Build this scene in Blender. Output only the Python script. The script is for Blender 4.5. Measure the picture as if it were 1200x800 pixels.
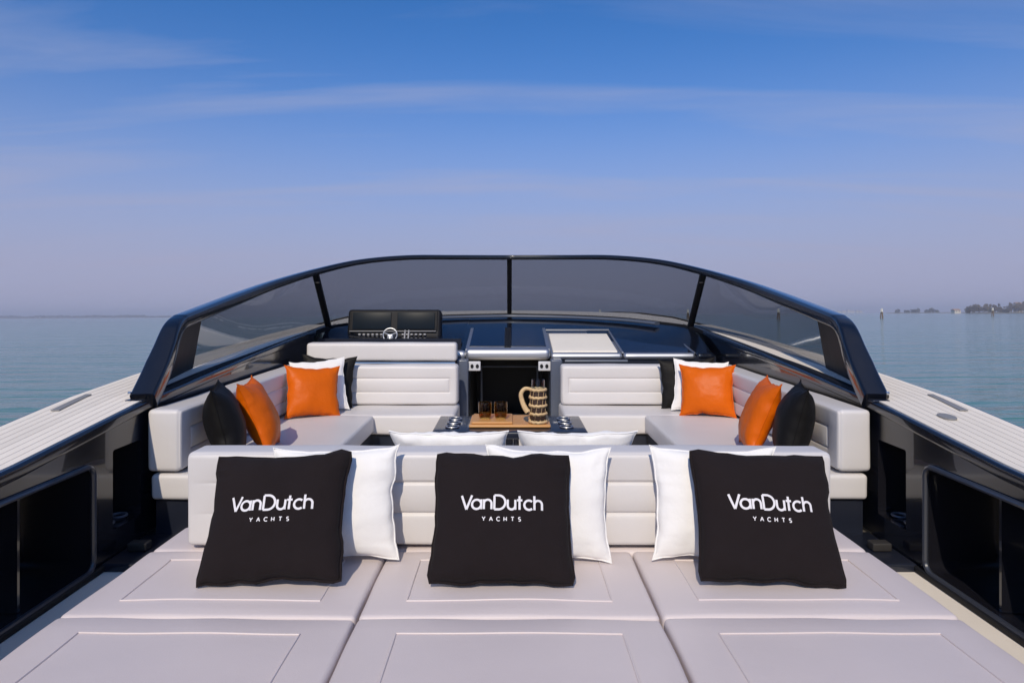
import bpy, bmesh, math, random
from mathutils import Vector, Matrix, noise

# ------------------------------------------------------------------ scene
for o in list(bpy.data.objects):
    bpy.data.objects.remove(o, do_unlink=True)
S = bpy.context.scene
COL = S.collection
random.seed(4)
R = math.radians
ZC = 2.30                                   # lens height in the boat's own frame (m above the sea)
BOAT_TILT = Matrix.Translation((0, 0, ZC)) @ Matrix.Rotation(R(1.91), 4, 'X') @ Matrix.Rotation(R(0.37), 4, 'Y') @ Matrix.Translation((0, 0, -ZC))

cd = bpy.data.cameras.new('camera')
cam = bpy.data.objects.new('camera', cd)
COL.objects.link(cam)
cd.lens = 24; cd.sensor_width = 36
cd.shift_x = 0.0025; cd.shift_y = -0.0483
cd.clip_start = 0.05; cd.clip_end = 40000
cam.matrix_world = BOAT_TILT @ Matrix.Translation((0, 0, ZC)) @ Matrix.Rotation(R(90), 4, 'X')
S.camera = cam

SUN_EL, SUN_AZ = 38.0, 189.0                # azimuth clockwise from the bow (+Y): behind the lens, slightly to port
w = bpy.data.worlds.new('World'); S.world = w; w.use_nodes = True
nt = w.node_tree; nt.nodes.clear()
def N(tree, kind, **kw):
    n = tree.nodes.new(kind)
    for k, v in kw.items():
        setattr(n, k, v)
    return n
out = N(nt, 'ShaderNodeOutputWorld'); bg = N(nt, 'ShaderNodeBackground')
bg.inputs['Strength'].default_value = 0.099
sky = N(nt, 'ShaderNodeTexSky', sky_type='NISHITA', sun_disc=False)
sky.sun_elevation = R(SUN_EL); sky.sun_rotation = R(SUN_AZ)
sky.altitude = 0; sky.air_density = 1.0; sky.dust_density = 0.6; sky.ozone_density = 3.0
tc = N(nt, 'ShaderNodeTexCoord')
sep = N(nt, 'ShaderNodeSeparateXYZ'); nt.links.new(tc.outputs['Generated'], sep.inputs[0])
# thin high cirrus: noise on a plane above the place, the same all round
mx = N(nt, 'ShaderNodeMath', operation='MAXIMUM'); mx.inputs[1].default_value = 0.02
nt.links.new(sep.outputs['Z'], mx.inputs[0])
ad = N(nt, 'ShaderNodeMath', operation='ADD'); ad.inputs[1].default_value = 0.10
nt.links.new(mx.outputs[0], ad.inputs[0])
dv = N(nt, 'ShaderNodeVectorMath', operation='DIVIDE')
cb = N(nt, 'ShaderNodeCombineXYZ')
for i in range(3): nt.links.new(ad.outputs[0], cb.inputs[i])
nt.links.new(tc.outputs['Generated'], dv.inputs[0]); nt.links.new(cb.outputs[0], dv.inputs[1])
mp = N(nt, 'ShaderNodeMapping'); mp.inputs['Scale'].default_value = (0.42, 1.9, 0.0); mp.inputs['Rotation'].default_value = (0, 0, R(-12))
mp.inputs['Location'].default_value = (14.1, 1.9, 0)
nt.links.new(dv.outputs[0], mp.inputs[0])
nz = N(nt, 'ShaderNodeTexNoise'); nz.inputs['Scale'].default_value = 0.9; nz.inputs['Detail'].default_value = 7; nz.inputs['Roughness'].default_value = 0.55; nz.inputs['Distortion'].default_value = 0.5
nt.links.new(mp.outputs[0], nz.inputs['Vector'])
cr = N(nt, 'ShaderNodeMapRange'); cr.inputs['From Min'].default_value = 0.48; cr.inputs['From Max'].default_value = 0.78; cr.inputs['To Max'].default_value = 0.68
nt.links.new(nz.outputs['Fac'], cr.inputs['Value'])
mixc = N(nt, 'ShaderNodeMix', data_type='RGBA'); mixc.inputs[7].default_value = (4.2, 4.5, 6.2, 1)
nt.links.new(cr.outputs[0], mixc.inputs[0])
tint = N(nt, 'ShaderNodeMix', data_type='RGBA', blend_type='MULTIPLY'); tint.inputs[0].default_value = 1.0
tint.inputs[7].default_value = (0.27, 0.76, 1.28, 1)
nt.links.new(sky.outputs[0], tint.inputs[6])
nt.links.new(tint.outputs[2], mixc.inputs[6])
# spring haze: a lavender veil that thickens towards the horizon all round
hp_ = N(nt, 'ShaderNodeMath', operation='POWER'); hp_.inputs[1].default_value = 2.4
nt.links.new(mx.outputs[0], hp_.inputs[0])
hz = N(nt, 'ShaderNodeMath', operation='MULTIPLY'); hz.inputs[1].default_value = -32.3
nt.links.new(hp_.outputs[0], hz.inputs[0])
he = N(nt, 'ShaderNodeMath', operation='EXPONENT'); nt.links.new(hz.outputs[0], he.inputs[0])
hm = N(nt, 'ShaderNodeMath', operation='MULTIPLY'); hm.inputs[1].default_value = 0.97
nt.links.new(he.outputs[0], hm.inputs[0])
mixh = N(nt, 'ShaderNodeMix', data_type='RGBA'); mixh.inputs[7].default_value = (3.98, 3.98, 5.7, 1)
nt.links.new(hm.outputs[0], mixh.inputs[0]); nt.links.new(mixc.outputs[2], mixh.inputs[6])
nt.links.new(mixh.outputs[2], bg.inputs[0]); nt.links.new(bg.outputs[0], out.inputs[0])

sd = bpy.data.lights.new('sun', 'SUN'); sun = bpy.data.objects.new('sun', sd); COL.objects.link(sun)
sd.energy = 3.25; sd.angle = R(0.6); sd.color = (1.0, 0.875, 0.70)
sv = Vector((math.sin(R(SUN_AZ)) * math.cos(R(SUN_EL)), math.cos(R(SUN_AZ)) * math.cos(R(SUN_EL)), math.sin(R(SUN_EL))))
sun.rotation_euler = (-sv).to_track_quat('-Z', 'Y').to_euler(); sun.location = (-5, -20, 30)
S.view_settings.view_transform = 'Standard'; S.view_settings.look = 'None'
S.view_settings.exposure = 0.0; S.view_settings.gamma = 1.0; S.view_settings.use_curve_mapping = False

# ------------------------------------------------------------------ materials
M = {}
def mat(name, color, rough=0.5, metal=0.0, coat=0.0, sheen=0.0, bump=None, var=None, spec=0.5):
    m = bpy.data.materials.new(name); m.use_nodes = True
    t = m.node_tree; b = t.nodes['Principled BSDF']
    b.inputs['Base Color'].default_value = (*color, 1); b.inputs['Roughness'].default_value = rough
    b.inputs['Metallic'].default_value = metal; b.inputs['Coat Weight'].default_value = coat
    b.inputs['Coat Roughness'].default_value = 0.03; b.inputs['Sheen Weight'].default_value = sheen
    b.inputs['Specular IOR Level'].default_value = spec
    co = N(t, 'ShaderNodeTexCoord')
    if var:                                   # (scale, amount): faint wear and unevenness of the colour itself
        z = N(t, 'ShaderNodeTexNoise'); z.inputs['Scale'].default_value = var[0]; z.inputs['Detail'].default_value = 5
        t.links.new(co.outputs['Object'], z.inputs['Vector'])
        r = N(t, 'ShaderNodeMapRange'); r.inputs['To Min'].default_value = 1 - var[1]; r.inputs['To Max'].default_value = 1 + var[1]
        t.links.new(z.outputs['Fac'], r.inputs['Value'])
        h = N(t, 'ShaderNodeHueSaturation'); h.inputs['Color'].default_value = (*color, 1)
        t.links.new(r.outputs[0], h.inputs['Value']); t.links.new(h.outputs[0], b.inputs['Base Color'])
    if bump:
        last = None
        for sc, st, di in bump:
            z = N(t, 'ShaderNodeTexNoise'); z.inputs['Scale'].default_value = sc; z.inputs['Detail'].default_value = 3
            t.links.new(co.outputs['Object'], z.inputs['Vector'])
            p = N(t, 'ShaderNodeBump'); p.inputs['Strength'].default_value = st; p.inputs['Distance'].default_value = di
            t.links.new(z.outputs['Fac'], p.inputs['Height'])
            if last: t.links.new(last.outputs[0], p.inputs['Normal'])
            last = p
        t.links.new(last.outputs[0], b.inputs['Normal'])
    M[name] = m
    return m
mat('leather', (0.655, 0.628, 0.622), 0.46, bump=[(6, .22, .010), (30, .12, .002), (260, .35, .001)], var=(3, .05))
mat('leather_pad', (0.665, 0.59, 0.585), 0.50, bump=[(5, .22, .010), (32, .12, .002), (240, .35, .001)], var=(2.5, .05))
mat('navy', (0.0045, 0.006, 0.012), 0.25, coat=.85, bump=[(3, .02, .02)], spec=.3)
mat('navy_satin', (0.012, 0.015, 0.027), 0.34, coat=0.4)
mat('pillar_grey', (0.085, 0.10, 0.14), 0.35, coat=.4)
mat('black_gloss', (0.009, 0.009, 0.013), 0.2, coat=.9)
mat('black_panel', (0.010, 0.010, 0.012), 0.5, spec=.25)
mat('black_rubber', (0.009, 0.009, 0.011), 0.6, spec=.25)
mat('black_cotton', (0.0135, 0.0095, 0.0105), 0.95, sheen=.02, bump=[(13, .5, .010), (420, .6, .0015)], var=(9, .18), spec=.2)
mat('black_satin', (0.007, 0.0062, 0.006), 0.6, bump=[(22, .5, .006)], spec=.2)
mat('white_cotton', (0.86, 0.845, 0.83), 0.85, sheen=.1, bump=[(12, .6, .010), (300, .3, .001)])
mat('orange_satin', (0.66, 0.118, 0.001), 0.45, spec=.2, bump=[(15, .7, .010), (250, .25, .001)], var=(6, .10))
mat('thread', (0.74, 0.72, 0.75), 0.7, bump=[(500, .5, .001)])
mat('silver', (0.58, 0.59, 0.62), 0.48, metal=1.0, bump=[(60, .05, .002)])
mat('chrome', (0.75, 0.75, 0.77), 0.10, metal=1.0)
mat('gloss_navy_top', (0.008, 0.012, 0.030), 0.08, coat=.7)
mat('screen', (0.008, 0.013, 0.02), 0.3, spec=.06)
mat('cream_deck', (0.85, 0.775, 0.675), 0.72, bump=[(180, .4, .002)], var=(5, .07))
mat('caulk', (0.56, 0.51, 0.46), 0.8)
mat('switch_grey', (0.6, 0.6, 0.62), 0.4)
mat('cleat_grey', (0.24, 0.235, 0.23), 0.5)
mat('switch_dim', (0.26, 0.26, 0.28), 0.4)
mat('trim_grey', (0.035, 0.04, 0.055), 0.3, coat=.5)
mat('vent_grey', (0.022, 0.02, 0.02), 0.7)
mat('cream_pad', (0.78, 0.73, 0.65), 0.8, bump=[(120, .5, .003)], var=(14, .05))
mat('bamboo', (0.60, 0.30, 0.10), 0.42, bump=[(40, .1, .002)], var=(18, .12))
mat('wicker', (0.66, 0.46, 0.24), 0.65, bump=[(90, .8, .004)], var=(60, .25))
mat('wicker_dark', (0.045, 0.022, 0.014), 0.6, bump=[(80, .8, .004)], var=(70, .5))
mat('post_wood', (0.16, 0.11, 0.07), 0.85, var=(2, .3))
mat('post_white', (0.7, 0.66, 0.58), 0.7)
mat('bark', (0.07, 0.05, 0.035), 0.9)
mat('leaf', (0.055, 0.055, 0.035), 0.8, var=(.6, .35))
mat('leaf_pale', (0.11, 0.085, 0.055), 0.8, var=(.6, .35))
mat('far_wood', (0.06, 0.06, 0.05), 0.9, var=(.05, .3))
mat('render_wall', (0.62, 0.56, 0.48), 0.85)
mat('roof_tile', (0.34, 0.22, 0.16), 0.85)
mat('dark_glass', (0.02, 0.02, 0.025), 0.2)
mat('marsh', (0.16, 0.14, 0.09), 0.9, var=(.03, .3))

t = M['cream_deck'].node_tree                # each plank a shade of its own, with weathering along its length
hs_ = [n for n in t.nodes if n.type == 'HUE_SAT'][0]; rg = [n for n in t.nodes if n.type == 'MAP_RANGE'][0]
oi = N(t, 'ShaderNodeObjectInfo'); orr = N(t, 'ShaderNodeMapRange'); orr.inputs['To Min'].default_value = .93; orr.inputs['To Max'].default_value = 1.05
t.links.new(oi.outputs['Random'], orr.inputs['Value']); om = N(t, 'ShaderNodeMath', operation='MULTIPLY')
t.links.new(orr.outputs[0], om.inputs[0]); t.links.new(rg.outputs[0], om.inputs[1]); t.links.new(om.outputs[0], hs_.inputs['Value'])
def glass(name, tint_, f0=0.04):
    m = bpy.data.materials.new(name); m.use_nodes = True; t = m.node_tree; t.nodes.clear()
    o = N(t, 'ShaderNodeOutputMaterial'); tr = N(t, 'ShaderNodeBsdfTransparent'); gl = N(t, 'ShaderNodeBsdfGlossy')
    tr.inputs[0].default_value = (*tint_, 1); gl.inputs['Roughness'].default_value = 0.0
    lw = N(t, 'ShaderNodeLayerWeight'); lw.inputs[0].default_value = 0.5     # facing = 1 - |cos|
    pw = N(t, 'ShaderNodeMath', operation='POWER'); pw.inputs[1].default_value = 5; t.links.new(lw.outputs['Facing'], pw.inputs[0])
    fr = N(t, 'ShaderNodeMath', operation='MULTIPLY_ADD'); fr.inputs[1].default_value = 1 - f0; fr.inputs[2].default_value = f0; t.links.new(pw.outputs[0], fr.inputs[0])
    gz = N(t, 'ShaderNodeTexNoise'); gz.inputs['Scale'].default_value = 2.2; gb = N(t, 'ShaderNodeBump'); gb.inputs['Strength'].default_value = .06; gb.inputs['Distance'].default_value = .05
    gc = N(t, 'ShaderNodeTexCoord'); t.links.new(gc.outputs['Object'], gz.inputs['Vector']); t.links.new(gz.outputs['Fac'], gb.inputs['Height']); t.links.new(gb.outputs[0], gl.inputs['Normal'])
    mi = N(t, 'ShaderNodeMixShader')
    t.links.new(fr.outputs[0], mi.inputs[0]); t.links.new(tr.outputs[0], mi.inputs[1]); t.links.new(gl.outputs[0], mi.inputs[2]); t.links.new(mi.outputs[0], o.inputs[0])
    M[name] = m
glass('tinted_glass', (0.59, 0.60, 0.61), 0.065)
glass('amber_glass', (0.86, 0.66, 0.34))
glass('clear_glass', (0.93, 0.95, 0.96))

m = bpy.data.materials.new('sea_water'); m.use_nodes = True; t = m.node_tree; b = t.nodes['Principled BSDF']
b.inputs['Base Color'].default_value = (0.075, 0.205, 0.155, 1); b.inputs['Roughness'].default_value = 0.08; b.inputs['IOR'].default_value = 1.333
co = N(t, 'ShaderNodeTexCoord'); last = None
for sc, stretch, st, di in [(0.10, (0.45, 1.6, 1), .8, .50), (0.32, (0.35, 1.6, 1), .9, .38), (1.9, (0.5, 1.4, 1), .8, .075)]:
    mpn = N(t, 'ShaderNodeMapping'); mpn.inputs['Scale'].default_value = stretch; mpn.inputs['Rotation'].default_value = (0, 0, R(6))
    t.links.new(co.outputs['Object'], mpn.inputs[0])
    z = N(t, 'ShaderNodeTexNoise'); z.inputs['Scale'].default_value = sc; z.inputs['Detail'].default_value = 4
    t.links.new(mpn.outputs[0], z.inputs['Vector'])
    p = N(t, 'ShaderNodeBump'); p.inputs['Strength'].default_value = st; p.inputs['Distance'].default_value = di
    t.links.new(z.outputs['Fac'], p.inputs['Height'])
    if last: t.links.new(last.outputs[0], p.inputs['Normal'])
    last = p
t.links.new(last.outputs[0], b.inputs['Normal']); M['sea_water'] = m

# ------------------------------------------------------------------ helpers
def origin(o):
    v = Vector((0, 0, 0))
    while o is not None:
        v = v + o.location; o = o.parent
    return v
def obj(name, verts, faces, material, parent=None, smooth=True, rel=True, at=None):
    """One mesh object; verts in the boat frame (made relative to the parent's origin)."""
    me = bpy.data.meshes.new(name)
    o = bpy.data.objects.new(name, me); COL.objects.link(o)
    off = Vector((0, 0, 0))
    if parent is not None:
        o.parent = parent
        if rel: off = origin(parent)
    elif at is not None:
        off = Vector(at); o.location = off
    me.from_pydata([Vector(v) - off for v in verts], [], faces)
    bm = bmesh.new(); bm.from_mesh(me); bmesh.ops.recalc_face_normals(bm, faces=bm.faces); bm.to_mesh(me); bm.free()
    me.materials.append(M[material])
    if smooth:
        me.polygons.foreach_set('use_smooth', [True] * len(me.polygons))
        try: me.set_sharp_from_angle(angle=R(42))
        except Exception: pass
    return o
def tag(o, label, cat, group=None):
    o['label'] = label; o['category'] = cat
    if group: o['group'] = group
    return o
def thing(name, label, cat, loc=(0, 0, 0), group=None):
    o = bpy.data.objects.new(name, None); COL.objects.link(o); o.location = loc; o.empty_display_size = .1
    return tag(o, label, cat, group)
def P(u, v, Y):                              # a point Y metres ahead of the lens, by its place in the photograph
    return Vector(((u - 597) / 800 * Y, Y, ZC - (v - 342) / 800 * Y))
def axis_pts(lo, hi, r, n, extra=()):
    pts = [lo, lo + .12 * r, lo + .35 * r, lo + .65 * r, lo + r, hi - r, hi - .65 * r, hi - .35 * r, hi - .12 * r, hi]
    a, b_ = lo + r, hi - r
    pts += [a + (b_ - a) * i / n for i in range(1, n)] + [e for e in extra if lo < e < hi]
    pts.sort(); q = [pts[0]]
    for x in pts[1:]:
        if x - q[-1] > 1e-4: q.append(x)
    return q
def rbox(x0, x1, y0, y1, z0, z1, r, n=(6, 6, 6), ex=((), (), ()), disp=None):
    """Soft rounded box as (verts, faces); disp(p, normal) may move each vertex."""
    lo = Vector((x0, y0, z0)); hi = Vector((x1, y1, z1))
    A = [axis_pts(lo[k], hi[k], r, n[k], ex[k]) for k in range(3)]
    idx = {}; V = []; F = []
    def vid(i, j, k):
        if (i, j, k) in idx: return idx[(i, j, k)]
        p = Vector((A[0][i], A[1][j], A[2][k]))
        q = Vector([min(max(p[c], lo[c] + r), hi[c] - r) for c in range(3)])
        d = p - q
        nn = d.normalized() if d.length > 1e-9 else Vector((0, 0, 1))
        p = q + nn * r
        if disp: p = disp(p, nn)
        idx[(i, j, k)] = len(V); V.append(p); return idx[(i, j, k)]
    L = [len(a) for a in A]
    for i in range(L[0] - 1):
        for j in range(L[1] - 1):
            for k in (0, L[2] - 1): F.append((vid(i, j, k), vid(i + 1, j, k), vid(i + 1, j + 1, k), vid(i, j + 1, k)))
    for i in range(L[0] - 1):
        for k in range(L[2] - 1):
            for j in (0, L[1] - 1): F.append((vid(i, j, k), vid(i + 1, j, k), vid(i + 1, j, k + 1), vid(i, j, k + 1)))
    for j in range(L[1] - 1):
        for k in range(L[2] - 1):
            for i in (0, L[0] - 1): F.append((vid(i, j, k), vid(i, j + 1, k), vid(i, j + 1, k + 1), vid(i, j, k + 1)))
    return V, F
def near(c, w=.005):
    return [c - 2.4 * w, c - 1.2 * w, c - .5 * w, c, c + .5 * w, c + 1.2 * w, c + 2.4 * w]
def segdist(a, b_, s):
    (ax, bx), (cx, dx) = s
    vx, vy = cx - ax, dx - bx; L2 = vx * vx + vy * vy
    t_ = 0 if L2 == 0 else max(0, min(1, ((a - ax) * vx + (b_ - bx) * vy) / L2))
    return math.hypot(a - ax - t_ * vx, b_ - bx - t_ * vy)
def grooved(face, ia, ib, segs, depth=.007, w=.005, puff=.006, lump=.004, seed=0, box=None):
    """disp(): grooves along segs on the side whose normal is face, slight upholstery puff and lumps."""
    f = Vector(face)
    def d(p, n):
        k = n.dot(f)
        if k > .75 and segs:
            dist = min(segdist(p[ia], p[ib], s) for s in segs)
            p = p - f * (depth * math.exp(-(dist / w) ** 2)) + f * (puff * (1 - math.exp(-(dist / .03) ** 2)))
        p = p + n * lump * noise.noise(p * 4.0 + Vector((seed, 0, 0)))
        return p
    return d
def rect(a0, a1, b0, b1):
    return [((a0, b0), (a1, b0)), ((a1, b0), (a1, b1)), ((a1, b1), (a0, b1)), ((a0, b1), (a0, b0))]
def smooth_path(pts, n=6):
    pts = [Vector(p) for p in pts]; out_ = []
    for i in range(len(pts) - 1):
        p0 = pts[max(i - 1, 0)]; p1 = pts[i]; p2 = pts[i + 1]; p3 = pts[min(i + 2, len(pts) - 1)]
        for k in range(n):
            t_ = k / n
            out_.append(.5 * ((2 * p1) + (p2 - p0) * t_ + (2 * p0 - 5 * p1 + 4 * p2 - p3) * t_ ** 2 + (3 * p1 - p0 - 3 * p2 + p3) * t_ ** 3))
    out_.append(pts[-1]); return out_
def sweep(path, sec, up=(0, 0, 1), closed=False, caps=True):
    """sec(i, f) gives the section's (side, up) points at path point i, f its 0..1 position."""
    V = []; F = []; n = len(path); up = Vector(up); m_ = None
    for i, p in enumerate(path):
        a = path[(i - 1) % n] if closed or i > 0 else p
        c = path[(i + 1) % n] if closed or i < n - 1 else p
        tg = (c - a).normalized(); sd_ = tg.cross(up)
        if sd_.length < 1e-4: sd_ = Vector((1, 0, 0))
        sd_.normalize(); u2 = sd_.cross(tg).normalized()
        q = sec(i, i / max(1, n - 1)); m_ = len(q)
        V += [p + sd_ * x + u2 * y for x, y in q]
    for i in range(n if closed else n - 1):
        for k in range(m_):
            a = i * m_ + k; b2 = i * m_ + (k + 1) % m_; j = ((i + 1) % n) * m_
            F.append((a, b2, j + (k + 1) % m_, j + k))
    if caps and not closed:
        F.append(tuple(range(m_))); F.append(tuple(range((n - 1) * m_, n * m_)))
    return V, F
def circle(r, n=10):
    return [(r * math.cos(2 * math.pi * k / n), r * math.sin(2 * math.pi * k / n)) for k in range(n)]
def tube(path, r, n=8, closed=False, up=(0, 0, 1)):
    c = circle(r, n); return sweep([Vector(p) for p in path], lambda i, f: c, up, closed)
def rsec(a, b_, r, k=3):                      # rounded rectangle section
    q = []
    for cx, cy, a0 in ((a / 2 - r, b_ / 2 - r, 0), (-a / 2 + r, b_ / 2 - r, 90), (-a / 2 + r, -b_ / 2 + r, 180), (a / 2 - r, -b_ / 2 + r, 270)):
        for s in range(k + 1):
            g = R(a0 + 90 * s / k); q.append((cx + r * math.cos(g), cy + r * math.sin(g)))
    return q
def lathe(c, prof, n=20):
    V = []; F = []; c = Vector(c); m_ = len(prof)
    for k in range(n):
        a = 2 * math.pi * k / n
        V += [c + Vector((r * math.cos(a), r * math.sin(a), z)) for r, z in prof]
    for k in range(n):
        j = (k + 1) % n
        for i in range(m_ - 1): F.append((k * m_ + i, j * m_ + i, j * m_ + i + 1, k * m_ + i + 1))
    return V, F
def merge(*parts):
    V = []; F = []
    for v, f in parts:
        o = len(V); V += list(v); F += [tuple(i + o for i in q) for q in f]
    return V, F
def prism(poly, d):
    """poly: list of Vectors; extruded by vector d."""
    d = Vector(d); n = len(poly); V = [Vector(p) for p in poly] + [Vector(p) + d for p in poly]
    return V, [tuple(range(n)), tuple(range(n, 2 * n))] + [(i, (i + 1) % n, n + (i + 1) % n, n + i) for i in range(n)]
def box(x0, x1, y0, y1, z0, z1):
    return prism([Vector((x0, y0, z0)), Vector((x1, y0, z0)), Vector((x1, y1, z0)), Vector((x0, y1, z0))], (0, 0, z1 - z0))
def interp(tab, x):
    if x <= tab[0][0]: return tab[0][1]
    for (a, fa), (b_, fb) in zip(tab, tab[1:]):
        if x <= b_:
            t_ = (x - a) / (b_ - a); return fa + (fb - fa) * t_
    return tab[-1][1]
def Hz(h): return ZC - h                      # height h below the lens

# ------------------------------------------------------------------ sea
SEA_R = 8000
V = [Vector((0, 0, 0))]; F = []
rings = [6, 20, 60, 200, 700, 2500, SEA_R]; K = 72
for r in rings:
    V += [Vector((r * math.cos(2 * math.pi * k / K), r * math.sin(2 * math.pi * k / K), 0)) for k in range(K)]
for k in range(K): F.append((0, 1 + k, 1 + (k + 1) % K))
for i in range(len(rings) - 1):
    for k in range(K):
        a = 1 + i * K; b2 = a + K; j = (k + 1) % K
        F.append((a + k, b2 + k, b2 + j, a + j))
water = obj('water', V, F, 'sea_water'); water['kind'] = 'structure'; water['label'] = 'calm teal lagoon water rippling out to a hazy horizon'
SEA_OBJECTS = {cam, sun, water}

# ------------------------------------------------------------------ yacht: hull, decks, bulwarks
XW = 1.83
HG = [(1.2, .70), (2.43, .655), (3.46, .541), (5.0, .44), (6.8, .34), (7.9, .29)]
XO = [(1.2, 2.20), (3.0, 2.25), (4.1, 2.27), (6.0, 2.17), (8, 1.92), (10, 1.42), (12, .78), (13.5, .04)]
def hg(y): return interp(HG, y)
def xo(y): return interp(XO, y)
yacht = thing('motor_yacht', 'dark navy open motor yacht with wraparound tinted windscreen and cream side decks', 'yacht', (0, 1.2, 0.0))
YS = [1.2 + .19 * i for i in range(31)]       # to 6.9
FH = [(6.9, .335), (8, .275), (9, .25), (10, .27), (11, .34), (12, .44), (13.5, .6)]
# hull shell
V = []; F = []
yy = YS + [7.3, 8, 8.8, 9.6, 10.4, 11.2, 12, 12.8, 13.5]
for s in (-1, 1):
    o0 = len(V)
    for y in yy:
        zt = Hz(hg(y) if y <= 6.9 else interp(FH, y)) - .012; x = xo(y)
        V += [Vector((s * x, y, zt)), Vector((s * (x + .015), y, zt - .06)), Vector((s * (x - .02 * x), y, zt - .5)), Vector((s * x * .86, y, .15)), Vector((s * x * .72, y, -.45))]
    for i in range(len(yy) - 1):
        for k in range(4): F.append((o0 + i * 5 + k, o0 + i * 5 + k + 1, o0 + (i + 1) * 5 + k + 1, o0 + (i + 1) * 5 + k))
o1 = len(yy) * 5
F.append((0, 1, 2, 3, 4, o1 + 4, o1 + 3, o1 + 2, o1 + 1, o1))
obj('hull', V, F, 'navy', yacht)
def strip(s, fa, fb, ys, zoff, th):
    """A plank: x between fa(y) and fb(y) on the sheer, th thick."""
    V = []; F = []
    for y in ys:
        z = Hz(hg(y)) + zoff; a, b_ = s * fa(y), s * fb(y)
        V += [Vector((a, y, z)), Vector((b_, y, z)), Vector((b_, y, z - th)), Vector((a, y, z - th))]
    for i in range(len(ys) - 1):
        for k in range(4): F.append((i * 4 + k, i * 4 + (k + 1) % 4, i * 4 + 4 + (k + 1) % 4, i * 4 + 4 + k))
    F += [(0, 1, 2, 3), tuple(len(V) - 4 + k for k in range(4))]
    return V, F
NPL = 9
for s in (-1, 1):
    V, F = strip(s, lambda y: XW + .002, lambda y: xo(y) - .004, YS, 0, .03)
    deck = obj('side_deck', V, F, 'navy', yacht, smooth=False)
    obj('caulking', *strip(s, lambda y: XW + .012, lambda y: xo(y) - .022, [y for y in YS if y < 3.4] + [3.40], .002, .010), 'caulk', deck, smooth=False)
    obj('caulking', *strip(s, lambda y: 1.892, lambda y: xo(y) - .022, [3.402] + [y for y in YS if y > 3.41], .002, .010), 'caulk', deck, smooth=False)
    for k in range(NPL):
        def fx(t_): return lambda y: XW + .010 + t_ * (xo(y) - XW - .03)
        pa, pb = (k + .045) / NPL, (k + .955) / NPL
        # planks end at the windscreen foot inboard, outboard ones run forward
        V, F = strip(s, fx(pa), fx(pb), YS if k >= 1 else [y for y in YS if y < 3.4] + [3.40], .005, .012)
        obj('plank', V, F, 'cream_deck', deck, smooth=False)
    # navy lip along the inner edge
    path = [Vector((s * (XW - .004), y, Hz(hg(y)) - .022)) for y in YS]
    obj('coaming_lip', *sweep(path, lambda i, f: rsec(.03, .052, .012)), 'navy', yacht)
    # pop-up cleat and fuel cap let into the deck
    cz = lambda y: Hz(hg(y)) + .0075
    def on(x, y, dz=0): return Vector((s * x, y, cz(y) + dz))
    cl = obj('cleat', *prism([on(2.125, 3.22), on(2.165, 3.22), on(2.185, 3.52), on(2.155, 3.52)], (0, 0, .004)), 'cleat_grey', deck, smooth=False)
    if s > 0:
        yb = 3.12
        c = [on(2.0 + .035 * math.cos(a * .524), yb + .05 * math.sin(a * .524)) for a in range(12)]
        obj('filler_cap', *prism(c, (0, 0, .005)), 'cleat_grey', deck, smooth=False)

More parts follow.
